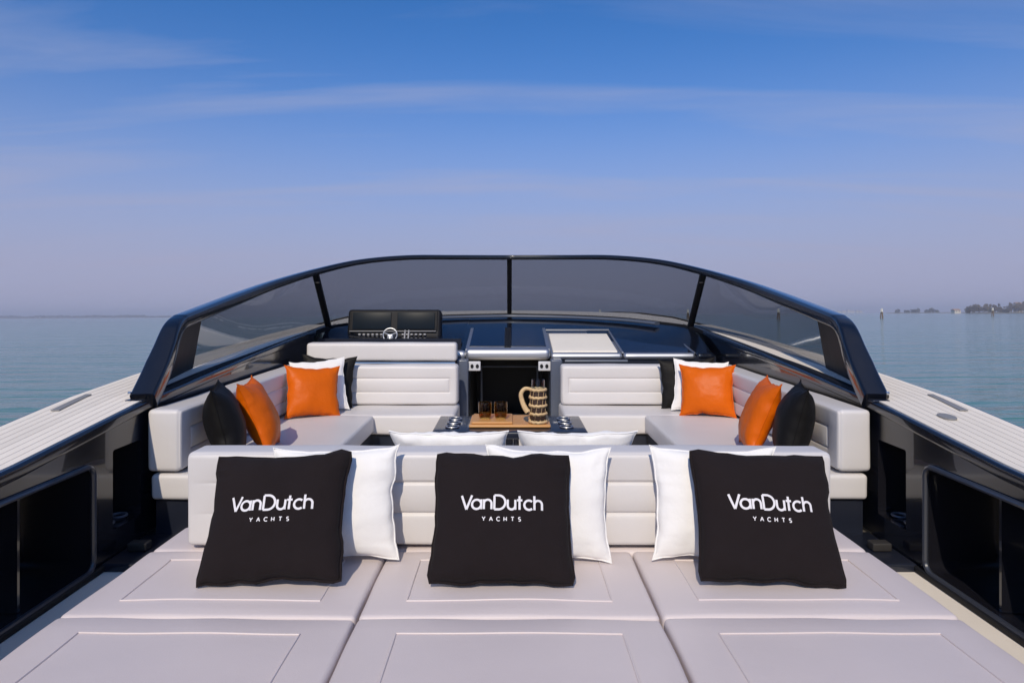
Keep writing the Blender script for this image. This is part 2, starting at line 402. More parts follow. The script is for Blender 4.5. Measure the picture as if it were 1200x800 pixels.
# bulwark with locker and pocket
def rring(y0, y1, h0, h1, r, x, k=5):
    q = []
    for cy, ch, a0 in ((y1 - r, h0 + r, 0), (y0 + r, h0 + r, 90), (y0 + r, h1 - r, 180), (y1 - r, h1 - r, 270)):
        for i in range(k + 1):
            g = R(a0 + 90 * i / k); q.append(Vector((x, cy + r * math.cos(g), Hz(ch - r * math.sin(g)))))
    return q
def ringfaces(a, b_):
    n = len(a); return list(a) + list(b_), [(i, (i + 1) % n, n + (i + 1) % n, n + i) for i in range(n)]
LK = (1.75, 2.99, .765, 1.215, .045); PK = (3.15, 3.39, .73, 1.10, .012)
for s in (-1, 1):
    X = s * XW; parts = []
    parts.append(ringfaces(rring(*LK, X), rring(1.2, 3.07, .735, 1.32, 1e-4, X)))
    parts.append(ringfaces(rring(*PK, X), rring(3.07, 3.46, .70, 1.32, 1e-4, X)))
    def wall(y0, y1, hb, n):
        V = []; F = []
        for i in range(n + 1):
            y = y0 + (y1 - y0) * i / n; V += [Vector((X, y, Hz(hg(y) + .01))), Vector((X, y, Hz(hb)))]
        for i in range(n): F.append((2 * i, 2 * i + 1, 2 * i + 3, 2 * i + 2))
        return V, F
    parts += [wall(1.2, 3.07, .735, 8), wall(3.07, 3.46, .70, 2), wall(3.46, 7.2, 1.32, 12)]
    bw = obj('bulwark', *merge(*parts), 'navy', yacht)
    # locker recess
    front = rring(*LK, X); back = rring(LK[0], LK[1], LK[2], LK[3], LK[4], X + s * .30)
    V, F = ringfaces(front, back); F.append(tuple(range(len(front), 2 * len(front))))
    lk = obj('locker', V, F, 'black_gloss', yacht)
    bead = rring(LK[0] - .006, LK[1] + .006, LK[2] - .006, LK[3] + .006, LK[4] + .004, X - s * .006)
    obj('trim', *tube(bead, .012, 8, True, (1, 0, 0)), 'trim_grey', lk)
    obj('divider', *box(min(X + s * .03, X + s * .29), max(X + s * .03, X + s * .29), 2.58, 2.592, Hz(1.21), Hz(.775)), 'black_gloss', lk)
    obj('strut', *tube([Vector((X + s * .05, 2.40, Hz(1.20))), Vector((X + s * .05, 2.40, Hz(.95)))], .008, 8, False, (1, 0, 0)), 'silver', lk)
    # pocket
    front = rring(*PK, X); back = rring(PK[0], PK[1], PK[2], PK[3], PK[4], X + s * .16)
    V, F = ringfaces(front, back); F.append(tuple(range(len(front), 2 * len(front))))
    pk = obj('pocket', V, F, 'black_gloss', yacht)
    for yk in (3.21, 3.32):
        c = [Vector((X + s * (.07 + .035 * math.cos(a * .3927)), yk + .035 * math.sin(a * .3927), Hz(1.085))) for a in range(16)]
        obj('cup_ring', *tube(c, .006, 6, True), 'pillar_grey', pk)
    # step with small vent, then the cream side walkway
    V, F = rbox(*sorted((s * 1.40, s * (XW - .004))), 3.05, 3.47, Hz(1.30), Hz(1.215), .012, (2, 2, 2))
    st = obj('step', V, F, 'navy_satin', yacht)
    V, F = rbox(*sorted((s * 1.70, s * 1.79)), 3.19, 3.25, Hz(1.214), Hz(1.175), .008, (2, 2, 2))
    obj('vent_box', V, F, 'vent_grey', st)
    obj('sill', *sweep([Vector((X - s * .012, 1.2, Hz(1.235))), Vector((X - s * .012, 3.05, Hz(1.235)))], lambda i, f: rsec(.022, .03, .008)), 'black_rubber', yacht)
obj('walkway', *box(-XW + .003, XW - .003, 1.2, 7.0, Hz(1.33), Hz(1.25)), 'cream_deck', yacht, smooth=False)
# engine box under the sun mattresses
obj('engine_box', *rbox(-1.29, 1.29, 1.2, 3.0, Hz(1.249), Hz(1.075), .02, (2, 2, 2)), 'navy_satin', yacht)

# ------------------------------------------------------------------ windscreen
low = [(0, 7.9, .25), (.62, 7.77, .258), (1.2, 7.48, .278), (1.58, 7.12, .312), (1.79, 6.75, .340), (1.89, 5.9, .392), (1.91, 5.0, .440), (1.915, 4.27, .476), (1.87, 3.52, .525)]
upp = [(0, 7.35, -.370), (.60, 7.24, -.366), (1.05, 6.98, -.350), (1.45, 6.62, -.290), (1.765, 6.2, -.180), (1.93, 5.55, -.055), (1.965, 4.9, .050), (1.940, 4.30, .124), (1.905, 3.84, .26)]
railS = smooth_path([(x - dx, y, Hz(h) - .02) for (x, y, h), dx in zip(low, (0, 0, 0, 0, 0, .03, .05, .05, .02))], 6)   # low black rail inside a cream ledge
low = [(x + dx, y, h) for (x, y, h), dx in zip(low, (0, 0, 0, 0, 0, .04, .075, .075, .02))]
lowS = smooth_path([(x, y, Hz(h)) for x, y, h in low], 6)
uppS = smooth_path([(x, y, Hz(h)) for x, y, h in upp], 6)
wsx = obj('windscreen', *sweep([Vector((-p.x, p.y, p.z)) for p in railS[:0:-1]] + railS, lambda i, f: rsec(.05, .045, .012)), 'black_rubber', yacht)
wsx['label'] = 'wraparound windscreen with grey tinted panes and navy top rail'
def mir(p, s): return Vector((s * p.x, p.y, p.z))
# top rail with the two aft legs in one sweep
leg = [Vector((x, y, Hz(h))) for x, y, h in ((1.928, 4.10, .156), (1.922, 3.97, .178), (1.913, 3.885, .212), (1.902, 3.815, .262), (1.887, 3.735, .33), (1.867, 3.60, .44), (1.848, 3.45, .55))]
half = smooth_path([(x, y, Hz(h)) for x, y, h in upp[:7]] + leg, 6)
full = [mir(p, -1) for p in half[:0:-1]] + half
nH = len(half)
def railsec(i, f):
    y = full[i].y; g = min(1, max(0, (6.7 - y) / 1.8)); e = min(1, max(0, (3.95 - y) / .3))
    return rsec(.06 + .03 * g + .03 * e, .050 + .028 * g + .02 * e, .018)
obj('top_rail', *sweep(full, railsec), 'navy', wsx)
def lerp(a, b_, t_): return a + (b_ - a) * t_
def slab(i0, i1, s, th, t0=.0, t1=1.):
    """Part of the lofted glazing between stations i0..i1, th thick."""
    V = []; F = []; nn = 6; cols = i1 - i0 + 1
    for side in (0, 1):
        for i in range(i0, i1 + 1):
            a, b_ = lowS[i], uppS[i]
            tg = (lowS[min(i + 1, len(lowS) - 1)] - lowS[max(i - 1, 0)]); nrm = tg.cross(b_ - a).normalized()
            for k in range(nn + 1):
                t_ = t0 + (t1 - t0) * k / nn
                V.append(mir(lerp(a, b_, t_) + nrm * (th * (side - .5)), s))
    m_ = nn + 1; h_ = cols * m_
    for i in range(cols - 1):
        for k in range(nn):
            q = (i * m_ + k, i * m_ + k + 1, (i + 1) * m_ + k + 1, (i + 1) * m_ + k)
            F += [q, tuple(h_ + x for x in q)]
        for k in (0, nn): F.append((i * m_ + k, (i + 1) * m_ + k, h_ + (i + 1) * m_ + k, h_ + i * m_ + k))
    for i in (0, cols - 1):
        for k in range(nn): F.append((i * m_ + k, i * m_ + k + 1, h_ + i * m_ + k + 1, h_ + i * m_ + k))
    return V, F
for s in (-1, 1):
    obj('pane', *slab(0, 24, s, .008), 'tinted_glass', wsx)
    obj('pane', *slab(24, 42, s, .008), 'tinted_glass', wsx)
    obj('corner_panel', *slab(42, 48, s, .02), 'black_panel', wsx, smooth=False)
    a, b_ = lowS[24], uppS[24]
    obj('mullion', *sweep([mir(a, s), mir(lerp(a, b_, .5), s), mir(b_, s)], lambda i, f: rsec(.055, .05, .012), (0, 1, 0)), 'black_panel', wsx)
    obj('bracket', *rbox(*sorted((s * 1.70, s * 1.745)), 6.12, 6.16, Hz(-.13), Hz(-.09), .01, (2, 2, 2)), 'black_panel', wsx)
    foot = Vector((s * 1.865, 3.44, Hz(.543)))
    obj('foot_plate', *rbox(foot.x - .055, foot.x + .035, 3.40, 3.54, Hz(.55), Hz(.538), .008, (2, 2, 2)), 'navy_satin', wsx)
    obj('bolt', *rbox(foot.x - .012, foot.x + .004, 3.352, 3.366, Hz(.505), Hz(.49), .004, (2, 2, 2)), 'chrome', wsx)
obj('mullion', *sweep([lowS[0], uppS[0]], lambda i, f: rsec(.052, .045, .012), (0, 1, 0)), 'black_panel', wsx)
# slim cream gasket seen along the lower edge, inside
# ------------------------------------------------------------------ dashboard, companionway, helm
def ywin(x):
    x = abs(x)
    for a, b_ in zip(lowS, lowS[1:]):
        if a.x <= x <= b_.x and b_.x > a.x:
            t_ = (x - a.x) / (b_.x - a.x); p = lerp(a, b_, t_); return p.y, p.z
    return 6.75, Hz(.34)
# foredeck: full width ahead of the windscreen, dropping under the dashboard inside it
V = []; F = []; ys = [6.9 + .08 * i for i in range(18)] + [8.4 + .3 * i for i in range(17)] + [13.5]; nc = 20
for y in ys:
    x = xo(y) - .01; z = Hz(interp(FH, y))
    for k in range(-nc, nc + 1):
        px = x * k / nc; under = abs(px) < 1.86 and y < ywin(px)[0] - .04
        V.append(Vector((px, y, z - .03 * (k / nc) ** 2 - (.28 if under else 0))))
m_ = 2 * nc + 1
for i in range(len(ys) - 1):
    for k in range(2 * nc): F.append((i * m_ + k, i * m_ + k + 1, (i + 1) * m_ + k + 1, (i + 1) * m_ + k))
obj('foredeck', V, F, 'cream_deck', yacht)
def dash_patch(xs, y_in, z_in, hump=.03):
    V = []; F = []; nn = 8
    for x in xs:
        yo, zo = ywin(x); yo -= .01; zo -= .012
        for k in range(nn + 1):
            t_ = k / nn
            V.append(Vector((x, y_in + (yo - y_in) * t_, z_in + (zo - z_in) * t_ + hump * math.sin(math.pi * t_) * 0.6)))
    for i in range(len(xs) - 1):
        for k in range(nn): F.append((i * (nn + 1) + k, i * (nn + 1) + k + 1, (i + 1) * (nn + 1) + k + 1, (i + 1) * (nn + 1) + k))
    return V, F
YD = 5.97
xs_r = [-.44 + i * .0743 for i in range(31)]
dash = obj('dashboard', *merge(dash_patch([x for x in xs_r if x <= 1.79], YD, Hz(.56)), dash_patch([-1.79 + i * .09 for i in range(16)], 6.45, Hz(.485))), 'navy', yacht)
# raised arc moulding round the dash below the glass
arc = [Vector((x, ywin(x)[0] - .28, ywin(x)[1] - .018)) for x in [-1.5 + .1 * i for i in range(31)]]
obj('moulding', *sweep(arc, lambda i, f: rsec(.09, .03, .012)), 'pillar_grey', dash)
# bullnose front edges
def bull(x0, x1, y, h0, h1, material, name='edge_trim', depth=.09, parent=None):
    return obj(name, *rbox(x0, x1, y - depth / 2, y + depth / 2, Hz(h1), Hz(h0), min(.04, (h1 - h0) / 2.05), (6, 2, 2)), material, parent or dash)
bull(.36, .985, YD, .530, .592, 'silver')
bull(.995, 1.62, YD, .530, .592, 'silver')
bull(1.63, 1.80, YD + .02, .53, .60, 'navy')
bull(-.50, -.375, YD, .51, .59, 'silver')
# bulkhead
obj('bulkhead', *box(-1.80, -.455, 6.44, 6.48, Hz(1.25), Hz(.44)), 'navy_satin', yacht, smooth=False)
bk = obj('bulkhead', *box(.455, 1.80, YD - .02, YD + .02, Hz(1.25), Hz(.56)), 'navy_satin', yacht, smooth=False)
# companionway
cw = obj('companionway', *merge(box(-.37, -.345, YD, 7.2, Hz(1.30), Hz(.60)), box(.345, .37, YD, 7.2, Hz(1.30), Hz(.60)), box(-.37, .37, 7.2, 7.24, Hz(1.30), Hz(.60)), box(-.37, .37, YD + .06, 7.24, Hz(.60), Hz(.585))), 'black_panel', yacht, smooth=False)
for s in (-1, 1):
    obj('pillar', *rbox(*sorted((s * .35, s * .452)), 5.80, 5.965, Hz(1.25), Hz(.575), .015, (2, 2, 4)), 'pillar_grey', cw)
    hg_ = obj('hinge', *rbox(*sorted((s * .248, s * .352)), 5.845, 5.875, Hz(.675), Hz(.595), .006, (2, 2, 2)), 'switch_grey', cw)
    for dx in (.275, .320):
        c = [Vector((s * dx + .014 * math.cos(a * .524), 5.8445, Hz(.635) + .018 * math.sin(a * .524))) for a in range(12)]
        obj('hinge_pin', *prism(c, (0, -.004, 0)), 'black_panel', hg_)
obj('door_frame', *tube([Vector((-.27, 6.6, Hz(1.25))), Vector((-.27, 6.6, Hz(.72))), Vector((.27, 6.6, Hz(.72))), Vector((.27, 6.6, Hz(1.25)))], .012, 6, False, (0, 1, 0)), 'pillar_grey', cw)
for k in range(2):
    obj('stair', *rbox(-.34, .34, 6.05 + .25 * k, 6.32 + .25 * k, Hz(1.33 + .2 * k), Hz(1.29 + .2 * k), .01, (2, 2, 2)), 'black_gloss', cw)
# sliding hatch over the companionway: two navy gloss panes with silver edge
def slope_box(x0, x1, y0, h0, y1, h1, th, lift):
    """Slab lying on the dash slope."""
    a = [Vector((x0, y0, Hz(h0) + lift)), Vector((x1, y0, Hz(h0) + lift)), Vector((x1, y1, Hz(h1) + lift)), Vector((x0, y1, Hz(h1) + lift))]
    return prism(a, (0, 0, -th))
h_at = lambda y: .515 + (.375 - .515) * (y - 5.97) / .83
hat = obj('hatch', *slope_box(-.385, .355, 5.99, h_at(5.99), 6.82, h_at(6.82), .05, .012), 'silver', yacht, smooth=False)
bull(-.385, .355, 5.965, .492, .590, 'silver', 'hatch_nose', .12, hat)
obj('hatch_glass', *slope_box(-.355, -.045, 6.07, h_at(6.07), 6.79, h_at(6.79), .012, .019), 'gloss_navy_top', hat, smooth=False)
obj('hatch_glass', *slope_box(.015, .325, 6.07, h_at(6.07), 6.79, h_at(6.79), .012, .019), 'gloss_navy_top', hat, smooth=False)
obj('rubber_strip', *slope_box(-.043, .013, 6.04, h_at(6.04), 6.80, h_at(6.80), .012, .022), 'black_rubber', hat, smooth=False)
# cream pad tray and glass-topped cabinet to starboard
tr = obj('tray_rim', *slope_box(.365, .985, 6.0, h_at(6.0), 6.82, h_at(6.82), .05, -.030), 'silver', dash, smooth=False)
V, F = rbox(.385, .955, 6.03, 6.70, -.012, .012, .008, (4, 4, 2), disp=None)
V = [Vector((p.x + .02 * 0, p.y, Hz(h_at(p.y)) - .027 + p.z)) for p in V]
obj('cream_pad', V, F, 'cream_pad', tr)
obj('rear_rail', *tube([P(0, 0, 1) * 0 + Vector((.36, 6.80, Hz(h_at(6.8)) - .005)), Vector((.99, 6.80, Hz(h_at(6.8)) - .005))], .012, 8), 'pillar_grey', tr)
cab = obj('cabinet_top', *prism([Vector((1.0, 6.0, Hz(h_at(6.0)) - .026)), Vector((1.62, 6.0, Hz(h_at(6.0)) - .026)), Vector((1.60, 6.35, Hz(h_at(6.35)) - .026)), Vector((1.45, 6.70, Hz(h_at(6.7)) - .026)), Vector((1.0, 6.82, Hz(h_at(6.82)) - .026))], (0, 0, -.05)), 'gloss_navy_top', dash, smooth=False)
obj('side_trim', *tube([Vector((.993, 5.99, Hz(h_at(5.99)) - .020)), Vector((.993, 6.82, Hz(h_at(6.82)) - .020))], .010, 6), 'silver', cab)
obj('side_trim', *tube([Vector((1.625, 5.99, Hz(h_at(5.99)) - .024)), Vector((1.605, 6.35, Hz(h_at(6.35)) - .024)), Vector((1.45, 6.71, Hz(h_at(6.71)) - .024))], .008, 6), 'silver', cab)
# bar edge under the trim on the starboard side, with a chrome handle
obj('grab_bar', *tube([Vector((.47, 5.78, Hz(.585))), Vector((1.0, 5.78, Hz(.585)))], .012, 8), 'pillar_grey', bk)

# helm console
con = thing('helm_console', 'black helm console with two navigation screens and a row of switches', 'console', (-1.14, 6.75, Hz(.46)))
def tilt(V, piv, a):
    m_ = Matrix.Translation(piv) @ Matrix.Rotation(a, 4, 'X') @ Matrix.Translation(-Vector(piv)); return [m_ @ Vector(v) for v in V]
pv = (0, 6.72, Hz(.47)); TA = R(-14)
def cpart(name, V, F, m_, parent): return obj(name, tilt(V, pv, TA), F, m_, parent)
hous = cpart('housing', *rbox(-1.60, -.675, 6.70, 6.86, Hz(.52), Hz(.165), .035, (4, 3, 4)), 'black_panel', con)
cpart('bezel', *rbox(-1.565, -.71, 6.688, 6.72, Hz(.385), Hz(.185), .008, (3, 2, 3)), 'black_rubber', con)
for x0, x1 in ((-1.545, -1.165), (-1.105, -.735)):
    cpart('screen', *rbox(x0, x1, 6.680, 6.70, Hz(.372), Hz(.203), .004, (2, 2, 2)), 'screen', con)
cpart('chrome_strip', *rbox(-1.57, -.72, 6.672, 6.70, Hz(.397), Hz(.389), .003, (2, 2, 2)), 'switch_dim', con)
for i in range(6):
    for x0 in (-1.47, -1.045):
        x = x0 + i * .043
        cpart('switch', *rbox(x - .013, x + .013, 6.672, 6.70, Hz(.434), Hz(.416), .006, (2, 2, 2)), 'switch_dim', con)
whl = thing('steering_wheel', 'small steering wheel with chrome rim in front of the helm screens', 'steering wheel', (-1.165, 6.52, Hz(.47)))
wc = Vector((-1.14, 6.52, Hz(.41))); wp = [wc + Vector((.066 * math.cos(a * .2618), .066 * math.sin(a * .2618) * .30, .066 * math.sin(a * .2618) * .95)) for a in range(24)]
obj('rim', *tube(wp, .006, 8, True, (0, 1, 0)), 'silver', whl)
obj('hub', *rbox(wc.x - .03, wc.x + .03, 6.51, 6.68, wc.z - .07, wc.z + .005, .012, (2, 2, 2)), 'silver', whl)
for a in (20, 160, 270):
    obj('spoke', *tube([wc, wc + Vector((.066 * math.cos(R(a)), .0198 * math.sin(R(a)), .0627 * math.sin(R(a))))], .007, 6, False, (0, 1, 0)), 'silver', whl)
thr = thing('throttle_lever', 'chrome throttle levers beside the steering wheel', 'throttle', (-.99, 6.55, Hz(.47)))
obj('base', *rbox(-1.03, -.95, 6.50, 6.60, Hz(.49), Hz(.445), .015, (2, 2, 2)), 'silver', thr)
for dx in (-.018, .018):
    obj('lever', *tube([Vector((-.99 + dx, 6.55, Hz(.45))), Vector((-.99 + dx, 6.60, Hz(.37)))], .008, 6), 'switch_dim', thr)

# helm seat seen from behind
hs = thing('helm_bench', 'low white leather helm bench backing onto the sofa below the screens', 'helm seat', (-1.07, 5.9, Hz(1.25)))
obj('backrest', *rbox(-1.70, -.44, 5.70, 5.84, Hz(.582), Hz(.425), .028, (10, 3, 3), disp=grooved((0, -1, 0), 0, 2, [], lump=.004)), 'leather', hs)
obj('seat', *rbox(-1.68, -.46, 5.845, 6.25, Hz(.86), Hz(.73), .03, (6, 4, 3)), 'leather', hs)
obj('plinth', *box(-1.66, -.48, 5.72, 6.2, Hz(1.25), Hz(.60)), 'navy_satin', hs)
obj('rail', *tube([Vector((-1.68, 5.66, Hz(.59))), Vector((-.45, 5.66, Hz(.59)))], .009, 6), 'chrome', hs)

# ------------------------------------------------------------------ sofas
HS, HT = .91, .588
for s in (-1, 1):
    lab = 'pale grey leather corner sofa behind the helm bench' if s < 0 else 'pale grey leather corner sofa below the cream hatch pad'
    sofa = thing('corner_sofa', lab, 'sofa', (s * 1.4, 4.4, Hz(1.25)), 'corner sofas facing each other across the cockpit')
    def X2(a, b_): return sorted((s * a, s * b_))
    obj('base', *merge(box(*X2(1.03, 1.775), 3.43, 5.6, Hz(1.25), Hz(1.045)), box(*X2(.42, 1.03), 5.09, 5.6, Hz(1.25), Hz(1.065))), 'navy_satin', sofa, smooth=False)
    obj('seat_cushion', *rbox(*X2(1.0, 1.79), 3.40, 5.045, Hz(1.038), Hz(HS), .022, (8, 14, 3), disp=grooved((0, 0, 1), 0, 1, [], lump=.006, seed=s)), 'leather', sofa)
    obj('seat_cushion', *rbox(*X2(.405, 1.79), 5.05, 5.62, Hz(1.055), Hz(HS), .024, (12, 6, 3), disp=grooved((0, 0, 1), 0, 1, [], lump=.006, seed=s + 4)), 'leather', sofa)
    # side backrest: channels on the inner face
    g1, g2 = Hz(.588 + .105), Hz(.588 + .215)
    segs = rect(3.53, 5.42, g2, g1)
    d = grooved((-s, 0, 0), 1, 2, segs, seed=s + 7)
    obj('backrest', *rbox(*X2(1.645, 1.805), 3.40, 5.62, Hz(.895), Hz(HT), .022, (3, 26, 4), ex=((), near(3.53) + near(5.42), near(g1) + near(g2)), disp=d), 'leather', sofa)
    # forward backrest
    e0 = .48
    segs = rect(s * e0, s * 1.60, g2, g1)
    d = grooved((0, -1, 0), 0, 2, segs, seed=s + 9)
    obj('backrest', *rbox(*X2(.415, 1.655), 5.47, 5.63, Hz(HS - .004), Hz(HT), .028, (16, 3, 4), ex=(near(s * e0) + near(s * 1.60), (), near(g1) + near(g2)), disp=d), 'leather', sofa)

# bench that shares the sun pad's backrest, facing forward
bn = thing('bench_seat', 'pale grey leather bench facing the table behind the sun pad backrest', 'bench', (0, 3.0, Hz(1.25)))
obj('seat_cushion', *rbox(-.92, .92, 2.82, 3.32, Hz(1.03), Hz(.90), .035, (10, 5, 3)), 'leather', bn)
obj('base', *box(-.90, .90, 3.02, 3.28, Hz(1.25), Hz(1.035)), 'navy_satin', bn, smooth=False)

# ------------------------------------------------------------------ sun pad
HP = .95
names = [(-1.33, -.454, 'lavender grey sun mattress on the helm side with a black lettered cushion'), (-.446, .446, 'middle lavender grey sun mattress between the two outer ones'), (.454, 1.33, 'lavender grey sun mattress on the cream hatch side with a black lettered cushion')]
for x0, x1, lab in names:
    mt = thing('sun_mattress', lab, 'mattress', ((x0 + x1) / 2, 1.9, Hz(1.075)), 'three folding sun mattresses side by side')
    for y0, y1, ins in ((1.22, 2.008, (1.36, 1.90)), (2.012, 2.522, (2.105, 2.42))):
        d = grooved((0, 0, 1), 0, 1, [], lump=.006, seed=x0 * 3 + y0)
        def dd(p, n, d=d, y0=y0, y1=y1):
            c = max(0, (1 - ((p.x - (x0 + x1) / 2) / ((x1 - x0) / 2)) ** 2)) * max(0, (1 - ((p.y - (y0 + y1) / 2) / ((y1 - y0) / 2)) ** 2))
            p = d(p, n)
            if n.z > .1: p = p + Vector((0, 0, .012 * c ** .4))
            return p
        cu = obj('cushion', *rbox(x0, x1, y0, y1, Hz(HP + .122), Hz(HP + .008), .015, (14, 12, 2), disp=dd), 'leather_pad', mt)
        a0, a1 = x0 + .13, x1 - .13
        q = []
        corners = [(a0, ins[0]), (a1, ins[0]), (a1, ins[1]), (a0, ins[1])]
        for i in range(4):
            A_, B_ = corners[i], corners[(i + 1) % 4]
            for k in range(10):
                t_ = k / 10; x = A_[0] + (B_[0] - A_[0]) * t_; y = A_[1] + (B_[1] - A_[1]) * t_
                p = dd(Vector((x, y, Hz(HP + .008))), Vector((0, 0, 1))); q.append(p + Vector((0, 0, .001)))
        obj('welt', *tube(q, .0033, 6, True), 'leather_pad', cu)

bkr = thing('sunpad_backrest', 'long pale grey leather backrest with channelled front across the sun pad', 'backrest', (0, 2.65, Hz(1.075)))
g1, g2 = 1.592, 1.478
d = grooved((0, -1, 0), 0, 2, [((-1.08, g1), (1.08, g1)), ((-1.08, g2), (1.08, g2))], seed=2)
obj('backrest', *rbox(-1.20, 1.20, 2.535, 2.68, Hz(.945), Hz(.597), .022, (30, 3, 4), ex=((), (), near(g1) + near(g2)), disp=d), 'leather', bkr)
obj('base_cushion', *rbox(-1.33, 1.33, 2.526, 2.80, Hz(HP + .122), Hz(HP + .006), .024, (24, 4, 2), disp=grooved((0, 0, 1), 0, 1, [], lump=.004)), 'leather_pad', bkr)

# ------------------------------------------------------------------ pillows
class Pillow:
    def __init__(s, w, h, t, seed=0, pinch=.07, wr=.006, n=30, rc=.008, q=.42):
        s.rc = rc; s.q = q
        s.w, s.h, s.t, s.seed, s.c, s.wr, s.n = w, h, t, seed, pinch, wr, n
    def xy(s, u, v):
        x = s.w / 2 * u * (1 - s.c * (1 - v * v)); z = s.h / 2 * v * (1 - s.c * (1 - u * u)) + s.h / 2
        k = abs(u * v) ** 7                       # rounded corners
        x -= s.rc * k * math.copysign(1, u); z -= s.rc * k * math.copysign(1, v)
        e = max(abs(u), abs(v)) ** 6
        x += e * .010 * noise.noise(Vector((v * 3, u * 3, s.seed)))
        z += e * .012 * noise.noise(Vector((u * 3, v * 3, s.seed + 9)))
        return x, z
    def th(s, u, v, side):
        a = max(0, (1 - abs(u) ** 2.4) * (1 - abs(v) ** 2.4))
        q = s.t / 2 * a ** s.q
        k = a ** .5
        eu = math.exp(-(1 - abs(u)) / .22); ev = math.exp(-(1 - abs(v)) / .22)
        f = s.wr * (eu * noise.noise(Vector((v * 9, u * 1.2, s.seed + side * 5))) + ev * noise.noise(Vector((u * 9, v * 1.5, s.seed + 3 + side * 5))))
        f += s.wr * .8 * noise.noise(Vector((u * 1.7, v * 1.7, s.seed + 20 + side)))
        return max(.0015, q + f * min(1, k * 2.5))
    def mesh(s):
        n = s.n; V = []; F = []; ix = {}
        def g(i): t_ = -1 + 2 * i / n; return math.sin(t_ * math.pi / 2) * .55 + t_ * .45
        for side in (0, 1):
            for i in range(n + 1):
                for j in range(n + 1):
                    edge = i in (0, n) or j in (0, n)
                    if edge and side == 1: ix[(1, i, j)] = ix[(0, i, j)]; continue
                    u, v = g(i), g(j); x, z = s.xy(u, v)
                    y = 0 if edge else (-1 if side == 0 else 1) * s.th(u, v, side)
                    ix[(side, i, j)] = len(V); V.append(Vector((x, y, z)))
            for i in range(n):
                for j in range(n): F.append((ix[(side, i, j)], ix[(side, i + 1, j)], ix[(side, i + 1, j + 1)], ix[(side, i, j + 1)]))
        return V, F
    def outline(s, m_=14):
        q = []
        for a, b_ in (((-1, -1), (1, -1)), ((1, -1), (1, 1)), ((1, 1), (-1, 1)), ((-1, 1), (-1, -1))):
            for k in range(m_):
                t_ = k / m_; x, z = s.xy(a[0] + (b_[0] - a[0]) * t_, a[1] + (b_[1] - a[1]) * t_); q.append(Vector((x, 0, z)))
        return q
    def front(s, x, z, off):
        u = x / (s.w / 2); v = (z - s.h / 2) / (s.h / 2)
        for _ in range(4):
            u = x / (s.w / 2) / (1 - s.c * (1 - v * v)); v = (z - s.h / 2) / (s.h / 2) / (1 - s.c * (1 - u * u))
        return Vector((x, -s.th(u, v, 0) - off, z))
def place(o, x, y, z, yaw=0, lean=20, roll=0):
    o.matrix_world = Matrix.Translation((x, y, z)) @ Matrix.Rotation(R(yaw), 4, 'Z') @ Matrix.Rotation(R(-lean), 4, 'X') @ Matrix.Rotation(R(roll), 4, 'Y')
def arcp(cx, cy, r, a0, a1, n=14, ry=None):
    ry = ry or r
    return [(cx + r * math.cos(R(a0 + (a1 - a0) * k / n)), cy + ry * math.sin(R(a0 + (a1 - a0) * k / n))) for k in range(n + 1)]
def line(a, b_, n=5): return [(a[0] + (b_[0] - a[0]) * k / n, a[1] + (b_[1] - a[1]) * k / n) for k in range(n + 1)]
BIG = {'V': ([line((0, 1), (.37, 0), 6), line((.37, 0), (.74, 1), 6)], .76), 'a': ([arcp(.33, .34, .33, 0, 360, 26), line((.66, .70), (.66, 0))], .85),
       'n': ([line((0, .70), (0, 0)), arcp(.27, .40, .27, 180, 0) + line((.54, .36), (.54, 0))], .74),
       'D': ([line((0, 1), (0, 0)), line((0, 1), (.28, 1), 3) + arcp(.28, .5, .5, 88, -88, 20) + line((.26, 0), (0, 0), 3)], .95),
       'u': ([line((0, .70), (0, .32)) + arcp(.27, .28, .27, 180, 360), line((.54, .70), (.54, 0))], .70),
       't': ([line((.14, .96), (.14, 0)), line((-.04, .66), (.34, .66), 3)], .48), 'c': ([arcp(.33, .34, .33, 48, 312, 20)], .72),
       'h': ([line((0, 1), (0, 0)), arcp(.27, .40, .27, 180, 0) + line((.54, .36), (.54, 0))], .58)}
SML = {'Y': [line((0, 1), (.4, .45)), line((.8, 1), (.4, .45)), line((.4, .45), (.4, 0))], 'A': [line((0, 0), (.42, 1)), line((.42, 1), (.84, 0)), line((.18, .35), (.66, .35))],
       'C': [arcp(.5, .5, .5, 48, 312, 16)], 'H': [line((0, 1), (0, 0)), line((.7, 1), (.7, 0)), line((0, .5), (.7, .5))], 'T': [line((0, 1), (.76, 1)), line((.38, 1), (.38, 0))],
       'S': [arcp(.32, .74, .28, 40, 270, 12, .25) + arcp(.32, .25, .29, 90, -140, 12, .25)]}
def ribbon(pts, hw, k0, V, F, surf, off):
    o = len(V); n = len(pts)
    for i in range(n):
        a = Vector(pts[max(i - 1, 0)]); c = Vector(pts[min(i + 1, n - 1)]); t_ = (c - a).normalized(); nn = Vector((-t_.y, t_.x)); p = Vector(pts[i])
        for sg in (1, -1):
            q = p + nn * hw * sg; V.append(surf(q.x, q.y, off))
    for i in range(n - 1): F.append((o + 2 * i, o + 2 * i + 1, o + 2 * i + 3, o + 2 * i + 2))
